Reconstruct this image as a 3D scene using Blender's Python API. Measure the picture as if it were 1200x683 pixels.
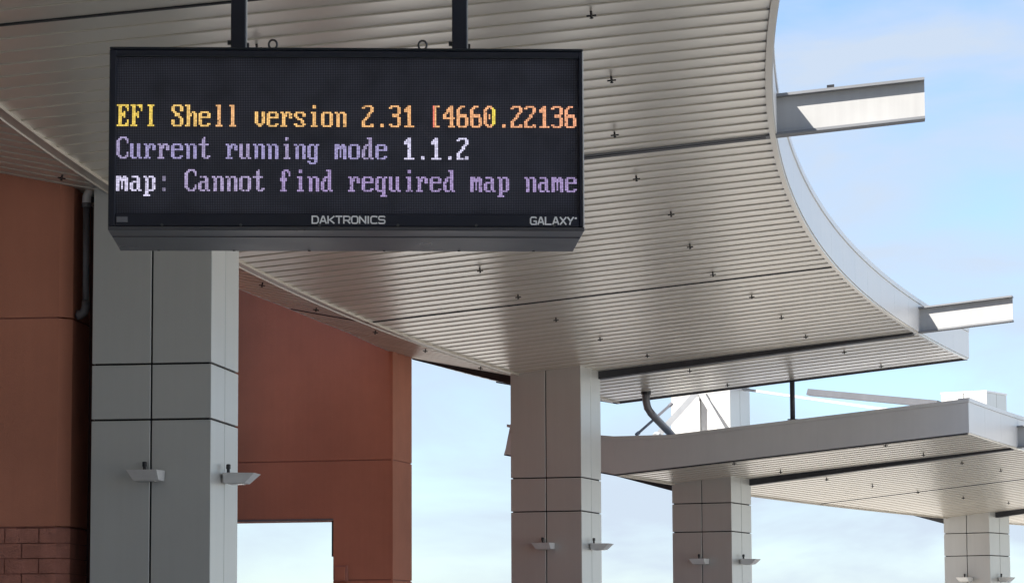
import bpy, bmesh, math, random
from mathutils import Vector, Matrix
random.seed(7)
for o in list(bpy.data.objects): bpy.data.objects.remove(o)
SC = bpy.context.scene
COL = SC.collection
R_ = math.radians
sin, cos, pi = math.sin, math.cos, math.pi

# ------------------------------------------------------------------ camera
EYE = 1.6
F_PX, PITCH, ROLL = 3646.15, R_(6.61446), R_(-0.25522)
_fw = Vector((0, cos(PITCH), sin(PITCH))); _u0 = Vector((0, -sin(PITCH), cos(PITCH))); _r0 = Vector((1, 0, 0))
_rt = _r0*cos(ROLL) + _u0*sin(ROLL); _up = _u0*cos(ROLL) - _r0*sin(ROLL)
cd = bpy.data.cameras.new('camera'); cam = bpy.data.objects.new('camera', cd); COL.objects.link(cam)
cd.sensor_width = 36; cd.sensor_fit = 'HORIZONTAL'; cd.lens = F_PX/1200*36
cd.clip_start = 0.1; cd.clip_end = 6000
m = Matrix((_rt, _up, -_fw)).transposed().to_4x4(); m.translation = (0, 0, EYE)
cam.matrix_world = m
SC.camera = cam

# ------------------------------------------------------------------ light
SUN_L = Vector((0.52, 0.48, -0.62)).normalized()          # the way the light travels
sd = bpy.data.lights.new('sun', 'SUN'); sd.energy = 2.7; sd.angle = R_(0.53); sd.color = (1, 0.95, 0.88)
so = bpy.data.objects.new('sun', sd); COL.objects.link(so); so.location = (-20, -20, 40)
so.rotation_euler = SUN_L.to_track_quat('-Z', 'Y').to_euler()
W = bpy.data.worlds.new('World'); SC.world = W; W.use_nodes = True
nt = W.node_tree; nt.nodes.clear()
N = nt.nodes.new; K = nt.links.new
out = N('ShaderNodeOutputWorld'); bg = N('ShaderNodeBackground'); sky = N('ShaderNodeTexSky')
sky.sky_type = 'NISHITA'; sky.sun_disc = False
sky.sun_elevation = math.asin(-SUN_L.z); sky.sun_rotation = math.atan2(-SUN_L.x, -SUN_L.y)
sky.air_density = 1.0; sky.dust_density = 0.5; sky.ozone_density = 1.6; sky.altitude = 200
tc = N('ShaderNodeTexCoord'); mp = N('ShaderNodeMapping'); mp.inputs['Scale'].default_value = (1, 1, 2.6)
K(tc.outputs['Generated'], mp.inputs[0]); mp.inputs['Location'].default_value = (0.31, 0.12, 0.0)
nz = N('ShaderNodeTexNoise'); nz.inputs['Scale'].default_value = 8.5; nz.inputs['Detail'].default_value = 7; nz.inputs['Roughness'].default_value = 0.52
nz.inputs['Distortion'].default_value = 0.35
K(mp.outputs[0], nz.inputs['Vector'])
rmp = N('ShaderNodeValToRGB'); rmp.color_ramp.elements[0].position = 0.37; rmp.color_ramp.elements[1].position = 0.61
K(nz.outputs['Fac'], rmp.inputs[0])
cl = N('ShaderNodeMix'); cl.data_type = 'RGBA'
CLOUD = (2.82, 3.25, 3.85, 1)
cl.inputs['B'].default_value = CLOUD
mm = N('ShaderNodeMath'); mm.operation = 'MULTIPLY'; mm.inputs[1].default_value = 0.92
K(rmp.outputs[0], mm.inputs[0]); K(mm.outputs[0], cl.inputs['Factor']); 
tn = N('ShaderNodeMix'); tn.data_type = 'RGBA'; tn.blend_type = 'MULTIPLY'; tn.inputs['Factor'].default_value = 1; tn.inputs['B'].default_value = (0.60, 0.69, 0.83, 1)
K(sky.outputs[0], tn.inputs['A']); K(tn.outputs['Result'], cl.inputs['A'])
K(cl.outputs['Result'], bg.inputs[0]); bg.inputs[1].default_value = 0.050; K(bg.outputs[0], out.inputs[0])
vs = SC.view_settings; vs.view_transform = 'Standard'; vs.look = 'None'; vs.gamma = 1; vs.exposure = 2.22; vs.use_curve_mapping = False
SC.render.engine = 'CYCLES'

# ------------------------------------------------------------------ materials
def mat(name, col, rough=0.5, metal=0.0, var=0.10, vscale=1.5, bump=0.0, bscale=60, stretch=(1, 1, 1), streak=0.0, spec=0.5, rnd=0.0, rvar=0.07):
    """Principled paint / metal / plaster with uneven tone, fine relief and run marks in world space."""
    mt = bpy.data.materials.new(name); mt.use_nodes = True
    t = mt.node_tree; b = t.nodes['Principled BSDF']; n = t.nodes.new; k = t.links.new
    b.inputs['Roughness'].default_value = rough; b.inputs['Metallic'].default_value = metal
    b.inputs['Specular IOR Level'].default_value = spec
    g = n('ShaderNodeNewGeometry'); mpn = n('ShaderNodeMapping'); mpn.inputs['Scale'].default_value = stretch
    k(g.outputs['Position'], mpn.inputs[0])
    a = n('ShaderNodeTexNoise'); a.inputs['Scale'].default_value = vscale; a.inputs['Detail'].default_value = 6; a.inputs['Roughness'].default_value = 0.6
    k(mpn.outputs[0], a.inputs['Vector'])
    r = n('ShaderNodeMapRange'); r.inputs[1].default_value = 0.3; r.inputs[2].default_value = 0.7
    r.inputs[3].default_value = 1-var; r.inputs[4].default_value = 1+var
    k(a.outputs['Fac'], r.inputs[0])
    fac = r.outputs[0]
    if streak:
        ms = n('ShaderNodeMapping'); ms.inputs['Scale'].default_value = (9, 9, 0.35); k(g.outputs['Position'], ms.inputs[0])
        s = n('ShaderNodeTexNoise'); s.inputs['Scale'].default_value = 2.0; s.inputs['Detail'].default_value = 4; k(ms.outputs[0], s.inputs['Vector'])
        sr = n('ShaderNodeMapRange'); sr.inputs[1].default_value = 0.35; sr.inputs[2].default_value = 0.7; sr.inputs[3].default_value = 1; sr.inputs[4].default_value = 1-streak
        k(s.outputs['Fac'], sr.inputs[0])
        mu = n('ShaderNodeMath'); mu.operation = 'MULTIPLY'; k(fac, mu.inputs[0]); k(sr.outputs[0], mu.inputs[1]); fac = mu.outputs[0]
    if rnd:                                   # every piece a slightly different tone
        oi = n('ShaderNodeObjectInfo'); orr = n('ShaderNodeMapRange'); orr.inputs[3].default_value = 1-rnd; orr.inputs[4].default_value = 1+rnd
        k(oi.outputs['Random'], orr.inputs[0]); mu = n('ShaderNodeMath'); mu.operation = 'MULTIPLY'; k(fac, mu.inputs[0]); k(orr.outputs[0], mu.inputs[1]); fac = mu.outputs[0]
    h = n('ShaderNodeHueSaturation'); h.inputs['Color'].default_value = (*col, 1); k(fac, h.inputs['Value'])
    k(h.outputs[0], b.inputs['Base Color'])
    rr = n('ShaderNodeMapRange'); rr.inputs[3].default_value = max(0.02, rough-rvar); rr.inputs[4].default_value = min(1, rough+rvar)
    k(a.outputs['Fac'], rr.inputs[0]); k(rr.outputs[0], b.inputs['Roughness'])
    if bump:
        c = n('ShaderNodeTexNoise'); c.inputs['Scale'].default_value = bscale; c.inputs['Detail'].default_value = 4; k(g.outputs['Position'], c.inputs['Vector'])
        bp = n('ShaderNodeBump'); bp.inputs['Strength'].default_value = bump; bp.inputs['Distance'].default_value = 0.01
        k(c.outputs['Fac'], bp.inputs['Height']); k(bp.outputs[0], b.inputs['Normal'])
    return mt

M = {}
M['ground'] = mat('concrete_paving', (0.52, 0.495, 0.45), 0.85, var=0.15, vscale=0.4, bump=0.3)
M['slat'] = mat('soffit_metal', (0.665, 0.62, 0.535), 0.29, 0.42, var=0.05, vscale=0.8, rnd=0.05, rvar=0.025)
M['trim'] = mat('soffit_trim', (0.55, 0.50, 0.43), 0.35, 0.2, var=0.06)
M['dark'] = mat('dark_gap', (0.02, 0.02, 0.022), 0.7)
M['beam_dark'] = mat('dark_beam_paint', (0.035, 0.036, 0.042), 0.5, 0.0, var=0.2, vscale=3)
M['beam'] = mat('beam_paint', (0.345, 0.343, 0.336), 0.5, var=0.05, vscale=2, streak=0.08)
M['flange'] = mat('beam_flange_paint', (0.16, 0.165, 0.175), 0.5, var=0.1, vscale=2)
M['fascia'] = mat('fascia_metal', (0.60, 0.60, 0.595), 0.40, 0.12, var=0.04, vscale=1.2, streak=0.02)
M['roof'] = mat('roof_sheet', (0.55, 0.55, 0.55), 0.5, 0.2)
M['panel'] = mat('column_panel', (0.52, 0.52, 0.495), 0.34, 0.30, var=0.04, vscale=0.9, streak=0.03)
M['core'] = mat('column_core', (0.012, 0.012, 0.013), 0.8)
M['fixture'] = mat('lamp_paint', (0.72, 0.71, 0.69), 0.45, 0.2, var=0.08, vscale=8)
M['lens'] = mat('lamp_lens', (0.55, 0.55, 0.52), 0.2)
M['black'] = mat('black_plastic', (0.012, 0.012, 0.014), 0.45)
M['red'] = mat('red_stucco', (0.53, 0.215, 0.138), 0.85, var=0.14, vscale=0.7, bump=0.35, bscale=140, streak=0.04, spec=0.3)
M['red_block'] = mat('red_block', (0.46, 0.20, 0.148), 0.9, var=0.2, vscale=5, bump=0.8, bscale=60, spec=0.25)
M['red_joint'] = mat('red_joint', (0.34, 0.14, 0.105), 0.9)
M['tan'] = mat('bounce_tan', (0.55, 0.52, 0.46), 0.85, var=0.1)  # only on the added unseen blocks; pale tan chosen for the light it bounces
M['recess_shade'] = mat('recess_shade_paint', (0.05, 0.018, 0.017), 0.8, var=0.2)  # deep shade of the gap put into the colour, near black
M['pipe'] = mat('pipe_grey', (0.17, 0.17, 0.185), 0.4, 0.3, var=0.1, vscale=6)
M['cabinet'] = mat('sign_cabinet', (0.095, 0.093, 0.10), 0.30, 0.45, var=0.08, vscale=5)
M['bezel'] = mat('sign_bezel', (0.0065, 0.0085, 0.021), 0.42, var=0.15, vscale=6)
M['rim'] = mat('sign_rim', (0.022, 0.027, 0.034), 0.35, 0.3, var=0.1, vscale=6)
M['stay'] = mat('stay_paint', (0.30, 0.305, 0.31), 0.5, var=0.1, vscale=4)
M['stay_dark'] = mat('stay_dark_paint', (0.09, 0.092, 0.10), 0.5, var=0.1, vscale=4)
M['steel'] = mat('steel_bolt', (0.10, 0.10, 0.10), 0.4, 0.7)
M['print'] = mat('white_print', (0.95, 0.95, 0.95), 0.5, var=0.03)
M['tag'] = mat('grey_tag', (0.16, 0.16, 0.18), 0.5, var=0.1, vscale=20)

def screen_mat():
    mt = bpy.data.materials.new('led_screen'); mt.use_nodes = True
    t = mt.node_tree; b = t.nodes['Principled BSDF']; n = t.nodes.new; k = t.links.new
    co = n('ShaderNodeTexCoord'); sp = n('ShaderNodeSeparateXYZ'); k(co.outputs['Object'], sp.inputs[0])
    def saw(sock):
        d = n('ShaderNodeMath'); d.operation = 'DIVIDE'; d.inputs[1].default_value = LED; k(sock, d.inputs[0])
        f = n('ShaderNodeMath'); f.operation = 'FRACT'; k(d.outputs[0], f.inputs[0])
        s = n('ShaderNodeMath'); s.operation = 'SUBTRACT'; s.inputs[1].default_value = 0.5; k(f.outputs[0], s.inputs[0])
        a = n('ShaderNodeMath'); a.operation = 'ABSOLUTE'; k(s.outputs[0], a.inputs[0]); return a.outputs[0]
    mx = n('ShaderNodeMath'); mx.operation = 'MAXIMUM'; k(saw(sp.outputs[0]), mx.inputs[0]); k(saw(sp.outputs[2]), mx.inputs[1])
    rp = n('ShaderNodeMapRange'); rp.inputs[1].default_value = 0.26; rp.inputs[2].default_value = 0.36; rp.inputs[3].default_value = 1; rp.inputs[4].default_value = 0
    k(mx.outputs[0], rp.inputs[0])
    nzv = n('ShaderNodeTexNoise'); nzv.inputs['Scale'].default_value = 9; nzv.inputs['Detail'].default_value = 3; k(co.outputs['Object'], nzv.inputs['Vector'])
    m1 = n('ShaderNodeMix'); m1.data_type = 'RGBA'; m1.inputs['A'].default_value = (0.008, 0.0085, 0.016, 1); m1.inputs['B'].default_value = (0.105, 0.108, 0.15, 1)
    mu = n('ShaderNodeMath'); mu.operation = 'MULTIPLY'; k(rp.outputs[0], mu.inputs[0]); k(nzv.outputs['Fac'], mu.inputs[1])
    mu2 = n('ShaderNodeMath'); mu2.operation = 'MULTIPLY'; mu2.inputs[1].default_value = 1.8; k(mu.outputs[0], mu2.inputs[0])
    k(mu2.outputs[0], m1.inputs['Factor']); k(m1.outputs['Result'], b.inputs['Base Color'])
    bp = n('ShaderNodeBump'); bp.inputs['Strength'].default_value = 0.6; bp.inputs['Distance'].default_value = 0.003
    k(rp.outputs[0], bp.inputs['Height']); k(bp.outputs[0], b.inputs['Normal'])
    b.inputs['Roughness'].default_value = 0.55
    return mt
def led_mat():
    mt = bpy.data.materials.new('led_lit'); mt.use_nodes = True
    t = mt.node_tree; b = t.nodes['Principled BSDF']; n = t.nodes.new; k = t.links.new
    a = n('ShaderNodeAttribute'); a.attribute_name = 'led'
    k(a.outputs['Color'], b.inputs['Emission Color']); b.inputs['Emission Strength'].default_value = LED_POWER
    b.inputs['Base Color'].default_value = (0.05, 0.05, 0.05, 1)
    return mt

# ------------------------------------------------------------------ mesh helpers
def link(name, me, mt, parent=None, loc=(0, 0, 0), rz=0.0):
    o = bpy.data.objects.new(name, me); COL.objects.link(o)
    if mt is not None and not me.materials: me.materials.append(mt)
    o.parent = parent; o.location = loc; o.rotation_euler = (0, 0, rz)
    return o
def empty(name, loc, rz=0.0):
    o = bpy.data.objects.new(name, None); COL.objects.link(o); o.location = loc; o.rotation_euler = (0, 0, rz); o.empty_display_size = 0.2
    return o
def tag(o, label, cat, group=None):
    o['label'] = label; o['category'] = cat
    if group: o['group'] = group
    return o
def struct(o, kind='structure'):
    o['kind'] = kind; return o
def mesh(name, verts, faces, smooth=False):
    me = bpy.data.meshes.new(name); me.from_pydata([tuple(v) for v in verts], [], faces); me.update()
    bm = bmesh.new(); bm.from_mesh(me); bmesh.ops.recalc_face_normals(bm, faces=bm.faces); bm.to_mesh(me); bm.free()
    if smooth:
        for p in me.polygons: p.use_smooth = True
    return me
def merge(*parts):
    V, Fc = [], []
    for v, f in parts:
        b = len(V); V += [tuple(q) for q in v]; Fc += [tuple(i+b for i in q) for q in f]
    return V, Fc
def box(x0, x1, y0, y1, z0, z1):
    v = [(x, y, z) for x in (x0, x1) for y in (y0, y1) for z in (z0, z1)]
    return v, [(0, 1, 3, 2), (4, 6, 7, 5), (0, 4, 5, 1), (2, 3, 7, 6), (0, 2, 6, 4), (1, 5, 7, 3)]
def bevelled(name, geo, w=0.004, seg=1):
    me = mesh(name, *geo); bm = bmesh.new(); bm.from_mesh(me)
    bmesh.ops.bevel(bm, geom=bm.edges[:], offset=w, segments=seg, affect='EDGES', profile=0.6); bm.to_mesh(me); bm.free()
    return me
def prism(poly, axis_from, axis_to):
    """poly: list of 3D points (start ring); second ring shifted by axis_to-axis_from."""
    d = Vector(axis_to)-Vector(axis_from); n = len(poly)
    v = [Vector(p) for p in poly]+[Vector(p)+d for p in poly]
    f = [tuple(range(n))[::-1], tuple(range(n, 2*n))]+[(i, (i+1) % n, n+(i+1) % n, n+i) for i in range(n)]
    return v, f
def tube(pts, r, n=12, cap=True):
    pts = [Vector(p) for p in pts]; V, Fc = [], []
    rad = r if isinstance(r, (list, tuple)) else [r]*len(pts)
    prev = None
    for i, p in enumerate(pts):
        d = (pts[min(i+1, len(pts)-1)]-pts[max(i-1, 0)]).normalized()
        if prev is None:
            a = d.orthogonal().normalized()
        else:
            a = (prev-d*prev.dot(d)).normalized()
        prev = a; b = d.cross(a)
        for j in range(n):
            t = 2*pi*j/n; V.append(p+(a*cos(t)+b*sin(t))*rad[i])
    for i in range(len(pts)-1):
        for j in range(n):
            Fc.append((i*n+j, i*n+(j+1) % n, (i+1)*n+(j+1) % n, (i+1)*n+j))
    if cap: Fc += [tuple(range(n))[::-1], tuple(range((len(pts)-1)*n, len(pts)*n))]
    return V, Fc
def at(px, py, Y):
    """point of the place seen at photograph pixel (px,py) at the distance Y."""
    d = _fw + _rt*((px-600)/F_PX) - _up*((py-341.5)/F_PX)
    return Vector((0, 0, EYE)) + d*(Y/d.y)

# ------------------------------------------------------------------ the curved plan shared by canopies and columns
CX, CY, RV = 84.1178, 13.9727, 87.5119
S_R, S_L = 0.09, 0.20                      # pitch of the two wings of the butterfly roof
EDGE = 4.865
def pol(th, t, z):                         # th degrees along the curve, t metres in from the valley line
    a = R_(th); r = RV-t
    return Vector((CX-r*cos(a), CY+r*sin(a), z))
def loc(th, t, z):                         # the same about the curve's own centre
    a = R_(th); r = RV-t
    return Vector((-r*cos(a), r*sin(a), z))
H1, H2 = EYE+3.405, EYE+2.415
def soff(h0, t): return h0 + (S_R*t if t >= 0 else -S_L*t)
def lerp_tab(tab, x):
    if x <= tab[0][0]: return tab[0][1]
    for (a, b), (c, d) in zip(tab, tab[1:]):
        if x <= c: return b+(d-b)*(x-a)/(c-a)
    return tab[-1][1]
WING1 = [(-20, 3.4), (6.6, 3.4), (8.4, 0.95), (10.0, 0.88), (11.0, 0.86), (12.0, 0.85), (13.85, 1.02), (16.2, 1.6), (19.2, 1.75)]  # near entries widened out of view so the wing shades the columns
WING2 = [(19, 1.6), (34, 1.6)]

# ------------------------------------------------------------------ ground
gv = []; G = 900
me = mesh('ground', [(-G, -G, 0), (G, -G, 0), (G, G, 0), (-G, G, 0)], [(0, 1, 2, 3)])
struct(link('ground', me, M['ground']))

# ------------------------------------------------------------------ canopies
PROFILE = [(0.0, 0.016), (0.0, -0.006), (0.03, -0.0080), (0.10, -0.0068), (0.25, -0.0044), (0.45, -0.0022), (0.70, -0.0007), (0.975, 0.0), (0.98, 0.016)]
def slat_geo(th0, dth, t0, t1, h0):
    V, Fc = [], []
    n = len(PROFILE)
    for t in (t0, t1):
        for f, dz in PROFILE: V.append(loc(th0+dth*f, t, soff(h0, t)+dz))
    for i in range(n-1): Fc.append((i, i+1, n+i+1, n+i))
    Fc += [tuple(range(n))[::-1], tuple(range(n, 2*n))]
    return V, Fc
def arc_strip(th0, th1, sect, step=0.35):
    """sweep a closed cross-section [(t,z)] (or function th->section) along the curve."""
    n = max(1, int(math.ceil((th1-th0)/step))); V, Fc = [], []
    f = sect if callable(sect) else (lambda th: sect)
    m_ = len(f(th0))
    for i in range(n+1):
        th = th0+(th1-th0)*i/n
        V += [loc(th, t, z) for t, z in f(th)]
    for i in range(n):
        for j in range(m_): Fc.append((i*m_+j, i*m_+(j+1) % m_, (i+1)*m_+(j+1) % m_, (i+1)*m_+j))
    Fc += [tuple(range(m_))[::-1], tuple(range(n*m_, (n+1)*m_))]
    return V, Fc
def radial(th, secs):
    """a bar along a radius: secs = [(t, [(w,z)...])] cross-sections across the bar (w metres along the curve)."""
    V, Fc = [], []; m_ = len(secs[0][1])
    for t, sec in secs:
        for w, z in sec:
            V.append(loc(th+math.degrees(w/(RV-t)), t, z))
    for i in range(len(secs)-1):
        for j in range(m_): Fc.append((i*m_+j, i*m_+(j+1) % m_, (i+1)*m_+(j+1) % m_, (i+1)*m_+j))
    Fc += [tuple(range(m_))[::-1], tuple(range((len(secs)-1)*m_, len(secs)*m_))]
    return V, Fc
def ibeam_sec(h, bw=0.075, ft=0.022, wt=0.008, depth=0.31):
    b, w = bw, wt
    return [(-b, h), (b, h), (b, h+ft), (w, h+ft), (w, h+depth-ft), (b, h+depth-ft), (b, h+depth), (-b, h+depth), (-b, h+depth-ft), (-w, h+depth-ft), (-w, h+ft), (-b, h+ft)]

def sprinkler_geo():
    g = [tube([(0, 0, 0.02), (0, 0, -0.030)], [0.008, 0.007], 8)]
    for k in range(2):
        a = k*pi/2
        d = Vector((cos(a), sin(a), 0))*0.029
        g.append(tube([-d+Vector((0, 0, -0.018)), d+Vector((0, 0, -0.018))], 0.0055, 6))
    g.append(tube([(0, 0, -0.028), (0, 0, -0.033), (0, 0, -0.037)], [0.007, 0.014, 0.006], 8))
    return merge(*g)
SPR = mesh('sprinkler_head', *sprinkler_geo())

def build_canopy(name, label, base, bays, h0, fas, wing, beams, seams, spr, slats_single, coping, group):
    root = empty(name, base); tag(root, label, 'canopy', group)
    off = Vector((CX, CY, 0))-Vector(base)
    def part(nm, geo, mt, rz=0.0, me=None):
        return link(nm, me or mesh(nm, *geo), mt, root, off, rz)
    th0, th1 = bays[0], bays[-1]
    # slats, bay by bay, so that they meet at the seams
    for a, b in zip(bays, bays[1:]):
        g = 0.012/85*57.3
        a2, b2 = a+g, b-g
        n = max(1, round((b2-a2)/0.2336)); d = (b2-a2)/n
        if slats_single:
            sm = mesh('soffit_slat', *slat_geo(0, d, 0.055, EDGE-0.03, h0)); sm.materials.append(M['slat'])
            for i in range(n):
                part('soffit_slat', None, M['slat'], -R_(a2+d*i), sm)
                w = lerp_tab(wing, a2+d*(i+0.5))
                part('soffit_slat', slat_geo(a2+d*i, d, -w+0.02, -0.055, h0), M['slat'])
        else:
            gr = merge(*[slat_geo(a2+d*i, d, 0.055, EDGE-0.03, h0) for i in range(n)])
            struct(part('soffit', gr, M['slat']), 'stuff')
            gl = merge(*[slat_geo(a2+d*i, d, -lerp_tab(wing, a2+d*(i+.5))+0.02, -0.055, h0) for i in range(n)])
            struct(part('soffit', gl, M['slat']), 'stuff')
    # dark deck above the slats, roof sheet on top
    part('deck', arc_strip(th0, th1, lambda th: [(-lerp_tab(wing, th)+.03, soff(h0, -lerp_tab(wing, th))+.018), (0, h0+.018), (EDGE-.03, soff(h0, EDGE)+.018), (EDGE-.03, soff(h0, EDGE)+.03), (0, h0+.03), (-lerp_tab(wing, th)+.03, soff(h0, -lerp_tab(wing, th))+.03)]), M['dark'])
    part('roof', arc_strip(th0+.01, th1-.01, lambda th: [(-lerp_tab(wing, th)+.03, soff(h0, -lerp_tab(wing, th))+fas-.09), (0, h0+fas-.09), (EDGE-.035, soff(h0, EDGE)+fas-.09), (EDGE-.035, soff(h0, EDGE)+fas-.05), (0, h0+fas-.05), (-lerp_tab(wing, th)+.03, soff(h0, -lerp_tab(wing, th))+fas-.05)]), M['roof'])
    # valley trim: a flat strip between two thin ridges
    part('valley_trim', arc_strip(th0, th1, [(-.052, h0+.010), (-.055, h0-.012), (-.045, h0-.014), (-.040, h0-.004), (.040, h0-.004), (.045, h0-.020), (.058, h0-.020), (.056, h0+.012)]), M['trim'])
    # inner (right) fascia panels and the edge trim under them
    he = soff(h0, EDGE)
    n = max(1, round((th1-th0)/0.76)); d = (th1-th0)/n
    gp = 0.0016/83*57.3
    fm = mesh('fascia_panel', *arc_strip(gp, d-gp, [(EDGE, he), (EDGE+.022, he), (EDGE+.022, he+fas-.055), (EDGE, he+fas-.055)], 0.26)); fm.materials.append(M['fascia'])
    cm = mesh('coping', *arc_strip(0.0008, d-0.0008, [(EDGE-.02, he+fas-.052), (EDGE+.034, he+fas-.052), (EDGE+.034, he+fas), (EDGE-.12, he+fas-.008), (EDGE-.12, he+fas-.03), (EDGE-.02, he+fas-.03)], 0.26)); cm.materials.append(M['fascia'])
    for i in range(n):
        part('fascia_panel', None, None, -R_(th0+d*i), fm); part('coping', None, None, -R_(th0+d*i), cm)
    part('edge_trim', arc_strip(th0, th1, [(EDGE-.030, he-.020), (EDGE+.012, he-.020), (EDGE+.012, he-.003), (EDGE-.030, he-.003)], 0.26), M['slat'])
    # outer (left) fascia
    part('fascia', arc_strip(th0, th1, lambda th: [(-lerp_tab(wing, th), soff(h0, -lerp_tab(wing, th))-.006), (-lerp_tab(wing, th)+.018, soff(h0, -lerp_tab(wing, th))-.006), (-lerp_tab(wing, th)+.118, soff(h0, -lerp_tab(wing, th))+fas), (-lerp_tab(wing, th)+.10, soff(h0, -lerp_tab(wing, th))+fas)]), M['fascia'])
    # end fascias: upright panels across each end
    for e, (the, sg) in enumerate(((th0, -1), (th1, 1))):
        wl = -lerp_tab(wing, the)
        ts = [wl, wl*0.5, 0.0, 0.8]+[0.8+(EDGE+.022-0.8)*i/4 for i in range(1, 5)]
        def top(t):
            return coping(t) if t > 0.8 else (coping(0.8) if t >= 0 else coping(0.8)+(-t)*0.10)
        for ta, tb in zip(ts, ts[1:]):
            sl = .10 if ta == wl else 0
            q = [(ta+.0004, soff(h0, ta)-.004), (tb-.0004, soff(h0, tb)-.004), (tb-.0004, top(tb)-.05), (ta+.0004+sl, top(ta)-.05)]
            w0, w1 = (0.0, 0.02) if sg > 0 else (-0.02, 0.0)
            V = [loc(the+math.degrees(w/(RV-t)), t, z) for w in (w0, w1) for t, z in q]
            part('fascia_panel', (V, [(0, 1, 2, 3), (7, 6, 5, 4), (0, 4, 5, 1), (1, 5, 6, 2), (2, 6, 7, 3), (3, 7, 4, 0)]), M['fascia'])
        tt = [wl+.10, 0.0, 0.8, EDGE+.03]
        part('coping', radial(the, [(t, [(-.032, top(t)-.048), (.032, top(t)-.048), (.032, top(t)), (-.032, top(t))]) for t in tt]), M['fascia'])
        part('edge_trim', radial(the, [(t, [(-.022, soff(h0, t)-.024), (.022, soff(h0, t)-.024), (.022, soff(h0, t)-.006), (-.022, soff(h0, t)-.006)]) for t in (wl, 0, EDGE)]), M['beam_dark'])
    # seams
    for th in seams:
        part('seam_cover', radial(th, [(t, [(-.016, soff(h0, t)-.009), (.016, soff(h0, t)-.009), (.016, soff(h0, t)+.01), (-.016, soff(h0, t)+.01)]) for t in (-lerp_tab(wing, th)+.03, 0, EDGE-.04)]), M['dark'])
    # roof beams: I-sections whose bottom flange shows in the soffit and which run on past the edge
    for th, reach, drop in beams:
        rct = lambda w, za, zb: [(t, [(-w, soff(h0, t)+za), (w, soff(h0, t)+za), (w, soff(h0, t)+zb), (-w, soff(h0, t)+zb)]) for t in (0.2, EDGE-.05, reach)]
        bmo = part('beam', radial(th, rct(.007, .0085, .2805)), M['beam'])
        for za, zb in ((-.012, .008), (.281, .301)):
            link('flange', mesh('flange', *radial(th, rct(.075, za, zb))), M['flange'], bmo)
        part('beam_cover', radial(th, [(t, [(-.045-.04*drop, soff(h0, t)-.014-dz), (.045+.04*drop, soff(h0, t)-.014-dz), (.045+.04*drop, soff(h0, t)+.012), (-.045-.04*drop, soff(h0, t)+.012)]) for t, dz in ((0.62, .078*drop), (0.70, .084*drop), (EDGE-.06, .012*drop))]), M['beam_dark'])
        wl = lerp_tab(wing, th)
        part('beam_cover', radial(th, [(-t, [(-.085, soff(h0, -t)-.014-dz), (.085, soff(h0, -t)-.014-dz), (.085, soff(h0, -t)+.012), (-.085, soff(h0, -t)+.012)]) for t, dz in ((0.02, .115*drop), (wl-.03, .002))]), M['beam_dark'])
    for th, reach, drop in beams[1:2]:
        t0 = EDGE+.40; zt = soff(h0, t0)+.3015
        part('beam_clip', radial(th, [(t, [(-.06, soff(h0, t)+.3015), (-.01, soff(h0, t)+.3015), (-.01, soff(h0, t)+.325), (-.06, soff(h0, t)+.325)]) for t in (t0, t0+.055)]), M['black'])
    for th, t in spr:
        p = pol(th, t, soff(h0, t)-.012)
        o = link('sprinkler_head', SPR, M['black'], root, p-Vector(base), -R_(th)); o.rotation_euler = (0, math.atan(-S_R if t > 0 else S_L), -R_(th))
    return root

BAYS1 = [-12, -7.5, -2.8, 1.92, 6.31, 11.95, 16.65, 19.11]
SPR1 = [(2.75+1.452*i, 3.77+.06*sin(i*1.9)) for i in range(-3, 12)]+[(2.72+1.452*i, 1.75+.05*cos(i*1.3)) for i in range(-3, 12) if i not in (2,)]+[(4.0+1.45*i, -.22-.04*(i % 2)) for i in range(-1, 10)]
c1 = build_canopy('canopy', 'large near canopy with tan slatted underside and curved right edge above the sign', (-1.0, 22.0, 0), BAYS1, H1, 0.40, WING1,
                  [(-7.5, 6.0, 1), (6.31, 5.99, .15), (16.65, 6.02, 1)], [-2.8, 1.92, 11.95], SPR1, True, lambda t: H1+S_R*t+0.42, 'bus shelter canopies')
BAYS2 = [19.05, 21.35, 25.35, 29.62, 33.5]
SPR2 = [(19.2+1.5*i, 1.62+.045*i) for i in range(8)]+[(19.18+1.5*i, 3.72+.03*i) for i in range(6)]
c2 = build_canopy('canopy', 'lower far canopy with light grey fascia behind the second column', (3.0, 46.0, 0), BAYS2, H2, 0.46, WING2,
                  [(21.35, 6.0, 1), (29.62, 6.0, 1)], [25.35], SPR2, False, lambda t: H2+S_R*t+0.445, 'bus shelter canopies')

# ------------------------------------------------------------------ columns
COLS = [(-3.10229, 22.87599, 7.626, H1+.25, 'nearest grey panelled column behind the left of the sign'),
        (-0.02439, 38.20719, 17.046, H1+.30, 'grey panelled column carrying the far end of the near canopy'),
        (2.29897, 44.98756, 22.63, 6.27, 'grey panelled column under the far canopy, rising above its roof'),
        (7.86697, 56.95338, 32.44, 6.27, 'farthest grey panelled column at the right edge')]
CW = 0.9; JZ = [0.0, 0.45, 0.86, 1.98, EYE+1.712, EYE+2.122]
GAP = 0.007
def corner_panel(sx, sy, z0, z1):
    """L-shaped sheet folded round one corner of the column; sx, sy in -1, 1"""
    h = CW/2; g = GAP; th = 0.03
    p = [(g, h), (h, h), (h, g), (h-th, g), (h-th, h-th), (g, h-th)]
    pts = [(x*sx, y*sy, z0+g) for x, y in p]
    return prism(pts, (0, 0, 0), (0, 0, z1-z0-2*g))
col_roots = []
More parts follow.
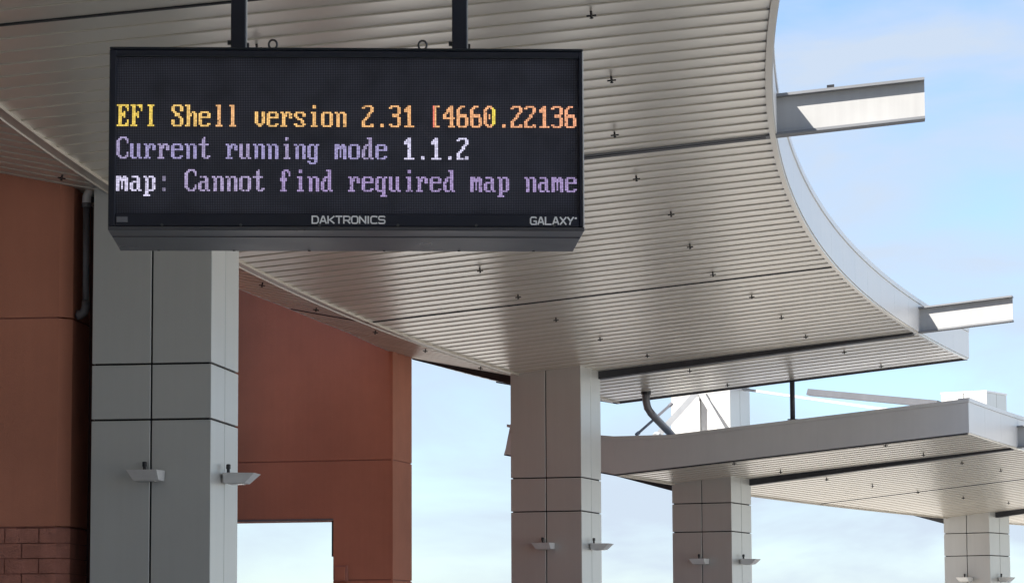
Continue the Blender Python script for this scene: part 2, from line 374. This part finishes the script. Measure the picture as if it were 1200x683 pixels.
for i, (x, y, th, ztop, label) in enumerate(COLS):
    a = R_(th); rr = Vector((cos(a), -sin(a), 0)); tt = Vector((sin(a), cos(a), 0))
    ctr = Vector((x, y, 0))+rr*CW/2+tt*CW/2
    root = empty('canopy_column', ctr, -a); tag(root, label, 'column', 'panelled canopy columns'); col_roots.append(root)
    link('core', mesh('core', *box(-CW/2+.02, CW/2-.02, -CW/2+.02, CW/2-.02, 0, ztop-.01)), M['core'], root)
    tiers = JZ+([ztop] if i < 2 else [EYE+2.9, ztop])
    for z0, z1 in zip(tiers, tiers[1:]):
        for sx in (-1, 1):
            for sy in (-1, 1):
                me = mesh('panel', *corner_panel(sx, sy, z0, z1)); bm = bmesh.new(); bm.from_mesh(me)
                bmesh.ops.bevel(bm, geom=bm.edges[:], offset=0.003, segments=1, affect='EDGES'); bm.to_mesh(me); bm.free()
                link('panel', me, M['panel'], root)
    if i >= 2:
        link('cap', bevelled('cap', box(-CW/2-.012, CW/2+.012, -CW/2-.012, CW/2+.012, ztop-.004, ztop+.03), .004), M['fascia'], root)

# ------------------------------------------------------------------ wall lights: a tapered body on an arm with a black sensor
def wall_light(ctr, ang, label):
    """ang: world angle of the outward direction; ctr: point on the column face"""
    root = empty('wall_light', ctr, ang); tag(root, label, 'light', 'wall lights on the columns')
    w, L, h = 0.118, 0.262, 0.078       # half width, reach, height; local +x is outward
    top = [(0.02, -w, h), (L, -w*0.97, h*0.94), (L, w*0.97, h*0.94), (0.02, w, h)]
    bot = [(0.02, -w*0.74, 0), (L-0.085, -w*0.70, 0), (L-0.085, w*0.93, 0), (0.02, w*0.97, 0)]
    V = bot+top
    b = bevelled('body', (V, [(0, 3, 2, 1), (4, 5, 6, 7), (0, 1, 5, 4), (1, 2, 6, 5), (2, 3, 7, 6), (3, 0, 4, 7)]), .004, 2)
    link('body', b, M['fixture'], root)
    link('lens', mesh('lens', *box(.05, L-.11, -w*.6, w*.6, -.006, -.001)), M['lens'], root)
    link('mounting_plate', bevelled('mounting_plate', box(0, .0195, -.06, .06, .008, .066), .003), M['fixture'], root)
    g = merge(tube([(.045, -.03, h-.005), (.045, -.03, h+.03)], .012, 12), tube([(.045, -.03, h+.03), (.045, -.03, h+.062), (.045, -.03, h+.066)], [.017, .017, .011], 12))
    link('sensor', mesh('sensor', *g), M['black'], root)
    return root
WHERE = ['nearest column', 'second column', 'third column', 'farthest column']
LZ = [EYE+1.257, EYE+1.25, EYE+1.25, EYE+1.245]
for i, (x, y, th, zt, lb) in enumerate(COLS):
    a = R_(th); rr = Vector((cos(a), -sin(a), 0)); tt = Vector((sin(a), cos(a), 0)); o = Vector((x, y, LZ[i]))
    wall_light(o+rr*CW*0.495, -a-pi/2, 'grey wedge shaped wall light on the front face of the '+WHERE[i])
    wall_light(o+rr*CW+tt*CW*0.46, -a, 'grey wedge shaped wall light sticking out from the right face of the '+WHERE[i])

# ------------------------------------------------------------------ the message sign
YAW = R_(-2.8689); SW, SH, SDp = 1.5442, 0.5994, 0.508
sroot = empty('led_sign', (-0.534, 10.0, EYE+1.3627), -YAW)
tag(sroot, 'black electronic message sign with yellow and lilac text hanging from two posts', 'sign')
PXM = SW/558.4
def sx(px): return (px-405.8)*PXM
def sz(py): return (269.4-py)*SH/213.2
LED = (678.6-135.2)/272*PXM
LED_POWER = 0.24
M['screen'] = screen_mat(); M['led'] = led_mat()
hw = SW/2
def sp(nm, geo, mt, bev=0.0, parent=None):
    me = bevelled(nm, geo, bev) if bev else mesh(nm, *geo)
    return link(nm, me, mt, parent or sroot)
sp('cabinet', box(-hw+.004, hw-.004, .030, SDp-.004, .004, SH-.004), M['cabinet'], .004)
sp('rail', box(-hw, hw, 0, .034, sz(59), SH), M['rim'], .003)
sp('bezel', box(-hw+.004, hw-.004, .004, .034, sz(66.5), sz(59)-.001), M['bezel'], .002)
sp('bezel', box(-hw+.002, sx(134.6), .002, .034, .012, sz(59)-.001), M['bezel'], .002)
sp('bezel', box(sx(679.4), hw-.004, .002, .034, .012, sz(59)-.001), M['bezel'], .002)
bz = sp('bezel', box(sx(134.6)+.001, sx(679.4)-.001, .004, .034, .012, sz(250.5)), M['bezel'], .002)
sp('edge_trim', box(hw-.0045, hw, .001, .05, .002, sz(59)-.001), M['fascia'], .001)  # pale strip standing for light on the sign's right rim
sp('edge_trim', box(-hw, -hw+.0015, .006, .05, .002, sz(59)-.001), M['rim'])
sp('lip', box(-hw, hw, .000, .150, -.002, .011), M['cabinet'], .002)
sp('base_panel', box(-hw+.002, hw-.002, .158, SDp, -.004, .003), M['cabinet'], .002)
for k in range(6):
    u = sx(175+k*92)
    sp('screw', tube([(u, SDp-.02, -.0068), (u, SDp-.02, -.003)], .005, 8), M['steel'])
    sp('screw', tube([(u+.04, .012, .016), (u+.04, -.002, .016)], .0045, 8), M['steel'])
# louvre line under the top rail
sp('glare_strip', box(sx(135.5), sx(678.5), .000, .016, sz(67.5), sz(66.0)), M['rim'])
scr = sp('screen', box(sx(134.8), sx(679.2), .018, .030, sz(250.3), sz(67)), M['screen'])
# 8 x 19 dot letters
GL = {'E': (2, 'FE 66 62 68 78 68 60 62 66 FE'), 'F': (2, 'FE 66 62 68 78 68 60 60 60 F0'), 'I': (2, '3C 18 18 18 18 18 18 18 18 3C'),
      'S': (2, '7C C6 C6 60 38 0C 06 C6 C6 7C'), 'C': (2, '3C 66 C2 C0 C0 C0 C0 C2 66 3C'), '0': (2, '38 6C C6 C6 D6 D6 C6 C6 6C 38'),
      '1': (2, '18 38 78 18 18 18 18 18 18 7E'), '2': (2, '7C C6 06 0C 18 30 60 C0 C6 FE'), '3': (2, '7C C6 06 06 3C 06 06 06 C6 7C'),
      '4': (2, '0C 1C 3C 6C CC FE 0C 0C 0C 1E'), '6': (2, '38 60 C0 C0 FC C6 C6 C6 C6 7C'), '[': (2, '3C 30 30 30 30 30 30 30 30 3C'),
      '.': (10, '18 18'), ':': (5, '18 18 00 00 00 18 18'), 'a': (5, '78 0C 7C CC CC CC 76'), 'd': (2, '1C 0C 0C 3C 6C CC CC CC CC 76'),
      'e': (5, '7C C6 FE C0 C0 C6 7C'), 'f': (2, '38 6C 64 60 F0 60 60 60 60 F0'), 'g': (5, '76 CC CC CC CC CC 7C 0C CC 78'),
      'h': (2, 'E0 60 60 6C 76 66 66 66 66 E6'), 'i': (2, '18 18 00 38 18 18 18 18 18 3C'), 'l': (2, '38 18 18 18 18 18 18 18 18 3C'),
      'm': (5, 'EC FE D6 D6 D6 D6 C6'), 'n': (5, 'DC 66 66 66 66 66 66'), 'o': (5, '7C C6 C6 C6 C6 C6 7C'), 'p': (5, 'DC 66 66 66 66 66 7C 60 60 F0'),
      'q': (5, '76 CC CC CC CC CC 7C 0C 0C 1E'), 'r': (5, 'DC 76 66 60 60 60 F0'), 's': (5, '7C C6 60 38 0C C6 7C'),
      't': (2, '10 30 30 FC 30 30 30 30 36 1C'), 'u': (5, 'CC CC CC CC CC CC 76'), 'v': (5, '66 66 66 66 66 3C 18')}
def glyph(ch):
    rows = [0]*16
    if ch in GL:
        s, d = GL[ch]
        for i, hx in enumerate(d.split()): rows[s+i] = int(hx, 16)
    o = []
    for i, r in enumerate(rows):
        o.append(r)
        if i in (4, 6, 9): o.append(r)
    return o                                   # 19 rows, capitals on rows 2..14
def srgb(c): return tuple(((v/255+.055)/1.055)**2.4 if v > 10 else v/255/12.92 for v in c)
def text_line(txt, ytop_px, colour, label):
    V, Fc, C = [], [], []
    hd = LED*0.43
    for ci, ch in enumerate(txt):
        g = glyph(ch)
        for r, bits in enumerate(g):
            for b in range(8):
                if bits & (0x80 >> b):
                    x = sx(135.2)+(ci*8+b+.5)*LED; z = sz(ytop_px)-(r-2+.5)*LED
                    k = len(V); V += [(x-hd, .0165, z-hd), (x+hd, .0165, z-hd), (x+hd, .0165, z+hd), (x-hd, .0165, z+hd)]
                    V += [(x-hd, .0185, z-hd), (x+hd, .0185, z-hd), (x+hd, .0185, z+hd), (x-hd, .0185, z+hd)]
                    Fc += [(k, k+1, k+2, k+3), (k+1, k+5, k+6, k+2), (k+4, k, k+3, k+7), (k+3, k+2, k+6, k+7), (k+4, k+5, k+1, k)]
                    j = random.uniform(.66, 1.15) if random.random() > .012 else .25; c = colour(ci, b, r)
                    C += [tuple(min(1.4, v*j) for v in c)]*8
    me = bpy.data.meshes.new('text_line'); me.from_pydata(V, [], Fc); me.update()
    at_ = me.color_attributes.new('led', 'FLOAT_COLOR', 'POINT')
    for i, c in enumerate(C): at_.data[i].color = (*c, 1)
    o = link('text_line', me, M['led'], sroot); o['label'] = label; struct(o, 'stuff')
def amber(ci, b, r):
    f = ci/33
    c = [255, 214-36*f, 118+18*f]
    if ci < 3: c = [250, 214, 96]
    if 22 < ci and b in (1, 2) and ci in (23, 28): c = [250, 130, 110]
    if ci == 27 and b > 4: c = [250, 225, 90]
    if ci == 7 or ci in (8, 9): c = [250, 190, 130]
    return srgb(c)
def lilac(ci, b, r):
    return srgb((226, 222, 252)) if ci > 20 else srgb((166, 158, 206) if ci % 3 else (172, 160, 200))
def mauve(ci, b, r):
    if ci < 3: return srgb((226, 220, 250))
    if ci == 3: return srgb((130, 124, 150))
    return srgb((178, 164, 204) if ci < 12 else (170, 150, 200))
text_line('EFI Shell version 2.31 [4660.22136', 122.8, amber, 'amber dot matrix line reading EFI Shell version 2.31')
text_line('Current running mode 1.1.2', 160.6, lilac, 'lilac dot matrix line reading Current running mode 1.1.2')
text_line('map: Cannot find required map name', 198.4, mauve, 'lilac dot matrix line reading map: Cannot find required map name')
# lettering on the lower bezel: stroked capitals
STROKES = {'D': [((0, 0), (0, 1), (.75, 1), (1, .75), (1, .25), (.75, 0), (0, 0))], 'A': [((0, 0), (.42, 1), (.58, 1), (1, 0)), ((.2, .3), (.8, .3))],
           'K': [((0, 0), (0, 1)), ((0, .48), (.3, .5), (1, 1)), ((.3, .5), (1, 0))], 'T': [((0, 1), (1, 1)), ((.5, 1), (.5, 0))],
           'R': [((0, 0), (0, 1), (.8, 1), (1, .85), (1, .58), (.8, .42), (0, .42)), ((.55, .42), (1, 0))],
           'O': [((.2, 0), (0, .2), (0, .8), (.2, 1), (.8, 1), (1, .8), (1, .2), (.8, 0), (.2, 0))], 'N': [((0, 0), (0, 1), (1, 0), (1, 1))],
           'I': [((0, 0), (0, 1))], 'C': [((1, .95), (.8, 1), (.2, 1), (0, .8), (0, .2), (.2, 0), (.8, 0), (1, .05))],
           'S': [((1, .92), (.85, 1), (.15, 1), (0, .85), (0, .65), (.15, .52), (.85, .5), (1, .36), (1, .15), (.85, 0), (.15, 0), (0, .08))],
           'G': [((1, .92), (.8, 1), (.2, 1), (0, .8), (0, .2), (.2, 0), (1, 0), (1, .45), (.6, .45))], 'L': [((0, 1), (0, 0), (1, 0))],
           'X': [((0, 0), (1, 1)), ((0, 1), (1, 0))], 'Y': [((0, 1), (.5, .45), (1, 1)), ((.5, .45), (.35, 0))]}
def lettering(txt, px0, px1, py0, py1, label, extra=None):
    x0, x1, z0, z1 = sx(px0), sx(px1), sz(py1), sz(py0)
    unit = [0.25 if c == 'I' else 1.0 for c in txt]; gap = .32
    tot = sum(unit)+gap*(len(txt)-1); u = (x1-x0)/tot; h = z1-z0; lw = h*0.105
    V, Fc = [], []; x = x0
    for c, w in zip(txt, unit):
        ww = 0 if c == 'I' else u
        xo = x+(u*.125 if c == 'I' else 0)
        for st in STROKES[c]:
            pts = [Vector((xo+a*ww, 0, z0+b*h)) for a, b in st]
            for p, q in zip(pts, pts[1:]):
                d = (q-p).normalized(); n_ = Vector((-d.z, 0, d.x))*lw; e = d*lw*.6
                k = len(V)
                for yy in (.0028, .0045):
                    V += [((v).x, yy, (v).z) for v in (p-e-n_, q+e-n_, q+e+n_, p-e+n_)]
                Fc += [(k, k+1, k+2, k+3), (k+1, k+5, k+6, k+2), (k+4, k, k+3, k+7), (k+3, k+2, k+6, k+7), (k+4, k+5, k+1, k)]
        x += (w+gap)*u
    if extra:
        ex = box(sx(extra[0]), sx(extra[1]), .0028, .0045, sz(extra[3]), sz(extra[2])); V, Fc = merge((V, Fc), ex)
    o = link('lettering', mesh('lettering', V, Fc), M['print'], sroot); o['label'] = label
lettering('DAKTRONICS', 365, 450, 253.5, 261.5, 'white lettering DAKTRONICS on the lower bezel')
lettering('GALAXY', 621.5, 672, 254, 262.2, 'white lettering GALAXY on the lower bezel', (673.5, 676, 254, 256))
sp('grey_tag', box(sx(136.5), sx(149.5), .0005, .0045, sz(261), sz(254.5)), M['tag'], .001)
# hangers and lifting eyes
for px in (275.2, 540.0):
    x = sx(px)+.010*(px-406)/406; y0 = .25
    base = Matrix.Rotation(-YAW, 4, 'Z') @ Vector((x, y0, 0))+sroot.location
    r = math.hypot(base.x-CX, base.y-CY); ztop = soff(H1, RV-r)-.012-sroot.location.z
    po = sp('hanging_post', box(x-.0245, x+.0245, y0-.0245, y0+.0245, SH-.003, ztop), M['bezel'], .003)
    sp('post_plate', box(x-.07, x+.07, y0-.07, y0+.07, ztop-.012, ztop-.001), M['rim'], .002)
    for dz, s2 in ((.063, -1), (.055, 1)):
        sp('bolt', tube([(x+s2*.024, y0-.005, SH+dz), (x+s2*.036, y0-.005, SH+dz)], .008, 6), M['steel'], 0, po)
    sp('edge_strip', box(x+.0248, x+.0285, y0-.02, y0+.02, SH+.002, ztop-.015), M['fascia'], 0, po)
for px in (317.5, 495.0):
    x = sx(px); y0 = .06; cz = SH+.021
    ring = tube([(x+.0135*sin(a), y0, cz+.0155*cos(a)) for a in [2*pi*j/20 for j in range(21)]], .0036, 8, False)
    sp('lifting_eye', merge(ring, tube([(x, y0, SH-.006), (x, y0, SH+.007)], .006, 8)), M['steel'])

# ------------------------------------------------------------------ red building on the left
th_w = 5.9; aw = R_(th_w)
wo = pol(th_w, -.445, 0)                          # right front corner of the pilaster
bld = empty('red_building', wo, -aw)
tag(bld, 'red stucco building with block base at the far left, behind the sign', 'building')
BH = 9.4
def z_at(px, py, Y): return at(px, py, Y).z
zj1 = z_at(40, 372, 23.0); zj2 = z_at(40, 617, 23.0)
def bp_(nm, geo, mt): return link(nm, mesh(nm, *geo), mt, bld)
bp_('wall', box(-9.0, -.012, .012, .60, 0, BH), M['red_joint'])
def stucco(x0, x1, y0, y1, z0, z1): bp_('stucco_panel', box(x0, x1, y0, y1, z0, z1), M['red'])
for z0, z1 in ((zj2+.006, zj1-.006), (zj1+.006, BH)):
    for x0, x1 in ((-9.0, -6.006), (-5.994, -3.006), (-2.994, 0)):
        if x1 < 0: stucco(x0, x1, 0, .012, z0, z1)
        else: bp_('stucco_panel', prism([(x0, 0, z0), (0, 0, z0), (.085, .085, z0), (.085, .611, z0), (x0, .611, z0)], (0, 0, 0), (0, 0, z1-z0)), M['red'])
# block base
bp_('wall_corner', prism([(-.3, .012, 0), (-.004, .012, 0), (.076, .092, 0), (.076, .59, 0), (-.3, .59, 0)], (0, 0, 0), (0, 0, zj2)), M['red_joint'])
bl, bh = .258, .112; rows = int((zj2-.006)/bh)
gbm = [None]
for r in range(rows+1):
    z1 = zj2-.006-r*bh; z0 = max(0, z1-bh+.003)
    if z1 < 0.02: continue
    ofs = 0 if r % 2 else bl/2
    xs = [0]+[-(ofs if ofs else bl)-bl*i for i in range(0, 7)]
    for xb, xa in zip(xs, xs[1:]):
        d = random.uniform(.000, .005)
        bp_('block', box(xa+.004, xb-.004, d, .02, z0, z1-.004) if xb < 0 else prism([(xa+.004, d, z0), (0, d, z0), (.085, .085, z0), (.085, .6, z0), (xa+.004, .6, z0)], (0, 0, 0), (0, 0, z1-.004-z0)), M['red_block'])
    # the return course on the pilaster's side is the end block itself
bp_('base_wall', box(-9.0, -1.95, .002, .011, 0, zj2-.008), M['red_block'])
bp_('recess_wall', box(-.6, 1.0, 1.35, 1.5, 0, BH-3), M['recess_shade'])
bp_('recess_side', box(-.62, -.35, .611, 1.36, 0, BH-3), M['recess_shade'])
bp_('added_shade_block', box(-9, -1.6, .61, 15.0, 0, BH+2.4), M['red'])  # added mass out of view, tall enough to shade the portal wall
bp_('added_shade_block', box(-16, 16, -38, -30.005, 0, BH), M['tan'])  # added behind the camera to hold back light on the column fronts
bp_('added_shade_block', box(-16, -6.2, -30, -.3, 0, BH+3.2), M['tan'])  # added out of view to keep sun off the near column and wall
bp_('added_shade_block', box(-9, -4.2, 15.002, 22.0, 0, BH+2.4), M['red'])  # added to put the far canopy's left end in shade
bp_('added_shade_block', box(-16, -9.002, -.298, 15.0, 0, BH), M['red'])  # unseen remainder of the added shading mass
# ------------------------------------------------------------------ red portal wall farther back
ap = R_(13.0); pc = at(460, 541, 38.2); pc.z = 0
por = empty('red_portal_wall', pc, -ap)
tag(por, 'red stucco wall with a square opening to the sky, between the first two columns', 'wall')
def pw(nm, x0, x1, y0, y1, z0, z1, mt='red'): return link(nm, mesh(nm, *box(x0, x1, y0, y1, z0, z1)), M[mt], por)
kx = lambda px: (px-460)/F_PX*38.3/cos(ap)*1.0
zo = z_at(330, 608, 38.4); zjj = z_at(440, 539, 38.3); zlow = z_at(430, 679, 38.3)
xo1 = kx(390); xo0 = -3.1; D = 0.92
pw('wall_core', xo1+.012, -.012, .012, D-.012, 0, 7.5, 'red_joint')
pw('wall_core', -5.0, xo0-.012, .012, D-.012, 0, 7.5, 'red_joint')
pw('wall_core', xo0-.011, xo1+.011, .012, D-.012, zo+.012, 7.5, 'red_joint')
# stucco panels: face pieces and side return
for z0, z1 in ((0, zlow-.006), (zlow+.006, zjj-.006), (zjj+.006, 7.5)):
    if z0 == 0 or z1 < zo+.5 and z0 < zo:
        pass
pw('stucco_panel', xo1, 0, 0, D, 0, zlow-.007)
pw('stucco_panel', xo1, 0, 0, D, zlow+.007, zo)
pw('stucco_panel', xo0, 0, 0, D, zo, zjj-.007)
pw('stucco_panel', xo0, 0, 0, D, zjj+.007, 7.5)
pw('stucco_panel', -5.2, xo0-.005, 0, D, 0, zjj-.007)
pw('stucco_panel', -5.2, xo0-.005, 0, D, zjj+.007, 7.5)
pw('corner_bead', -.02, .004, -.004, .02, 0, 7.5)
pw('flashing', xo0, xo1-.002, -.02, .0, zo-.02, zo+.004, 'pipe')
pw('jamb_shade', xo1-.035, xo1-.004, .05, .25, zo-.46, zo-.022, 'dark')  # dark strip set in for the shadow on the opening's jamb
jb = link('junction_box', bevelled('junction_box', box(kx(392), kx(408), -.07, -.001, z_at(400, 681, 38.3), z_at(400, 662, 38.3)), .008), M['red_block'], por)
link('box_cover', bevelled('box_cover', box(kx(394), kx(406), -.082, -.068, z_at(400, 679, 38.3), z_at(400, 664, 38.3)), .004), M['red'], por)

# ------------------------------------------------------------------ conduit beside the nearest column
ang1 = R_(7.626); cyy = 23.12
def cp(px, py, dy=0): return at(px, py, cyy+dy)
droot = empty('drain_pipe', cp(101, 372)*1.0)
tag(droot, 'grey drain pipe with an elbow beside the nearest column and red wall', 'pipe')
droot.location.z = cp(95, 368).z
dl = droot.location
def lp(*a): return cp(*a)-dl
r = .026
link('pipe', mesh('pipe', *tube([lp(101.3, 232), lp(101.0, 300), lp(100.6, 355)], r, 14), True), M['pipe'], droot)
link('elbow', mesh('elbow', *tube([lp(100.6, 352), lp(100.3, 360), lp(98.5, 366), lp(94.5, 368.5), lp(90, 369)], [r*1.15, r*1.25, r*1.35, r*1.35, r*1.35], 14), True), M['pipe'], droot)
link('pipe', mesh('pipe', *tube([lp(93, 369), lp(90, 369.5, .15), lp(86, 370, .45), lp(84, 370, 1.3)], r*.95, 14), True), M['pipe'], droot)
link('collar', mesh('collar', *tube([lp(101.3, 238), lp(101.3, 243)], r*1.35, 14)), M['pipe'], droot)
link('elbow', mesh('elbow', *tube([lp(101.3, 239), lp(101.8, 230), lp(104, 225.5), lp(108, 224)], r*1.3, 14), True), M['fixture'], droot)

# ------------------------------------------------------------------ pipe and post between the two roofs
p0 = pol(18.568, .665, soff(H1, .665)-.02); Yp = p0.y
dp = empty('downpipe', p0); tag(dp, 'grey bent downpipe dropping from the near canopy onto the far canopy roof', 'pipe')
q = lambda px, py, dy=0: at(px, py, Yp+dy)-p0
link('pipe', mesh('pipe', *tube([(0, 0, .05), q(757.2, 470), q(759, 478), q(763, 484), q(770, 491.5, .35), q(784, 506, 1.0), q(793, 516, 1.3)], .052, 14), True), M['pipe'], dp)
link('collar', mesh('collar', *tube([(0, 0, .03), q(757, 462)], .068, 14)), M['black'], dp)
p1 = pol(19.055, 2.50, soff(H1, 2.50)-.02); zc = H2+S_R*2.5+.445
po = empty('roof_post', (p1.x, p1.y, zc)); tag(po, 'thin dark post standing between the two canopy roofs', 'post')
link('shaft', mesh('shaft', *tube([(0, 0, .012), (0, 0, p1.z-zc+.005)], .034, 12), True), M['beam_dark'], po)
link('base_plate', bevelled('base_plate', box(-.07, .07, -.03, .03, .001, .014), .003), M['beam_dark'], po)

# ------------------------------------------------------------------ steel stays over the far roof
def stay(a, b, w, h, label, mt='beam', plates=True):
    a, b = Vector(a), Vector(b); d = (b-a).normalized()
    root = empty('roof_stay', b); tag(root, label, 'strut', 'steel stays above the far canopy')
    s = d.cross(Vector((0, 1, 0))).normalized(); f = d.cross(s)
    sec = [(-w, -h), (w, -h), (w, h), (-w, h)]
    V = [p+s*i*.5+f*j*.5-b for p in (a, b) for i, j in sec]
    link('bar', mesh('bar', V, [(3, 2, 1, 0), (4, 5, 6, 7)]+[(i, (i+1) % 4, 4+(i+1) % 4, 4+i) for i in range(4)]), M[mt], root)
    for e, (pp, dd) in enumerate(((a, -1), (b, 1)) if plates else ()):
        c = pp-b
        link('end_plate', mesh('end_plate', *tube([c-f*.004-d*dd*.05, c+f*.004-d*dd*.05+d*dd*.06], .5*w*1.5, 8)), M[mt], root)
Yc = 44.72
stay(at(818, 458, Yc), at(769, 512, Yc-.6), .085, .06, 'light steel stay running down left from the front of the third column', 'stay')
stay(at(820, 458, Yc), at(849, 508, Yc-.9), .085, .06, 'light steel stay running down right from the front of the third column', 'stay')
stay(at(787, 473, 43.6), at(746, 509, 43.4), .036, .036, 'thin grey rod left of the stays above the far roof', 'pipe')
stay(at(872, 456, 45.2), at(1040, 480, 43.3), .035, .035, 'long pale stay sloping right from the third column')
stay(at(948, 459.5, 46.5), at(1100, 473.5, 43.6), .095, .075, 'thick grey stay resting on the far canopy roof edge', 'stay_dark', False)
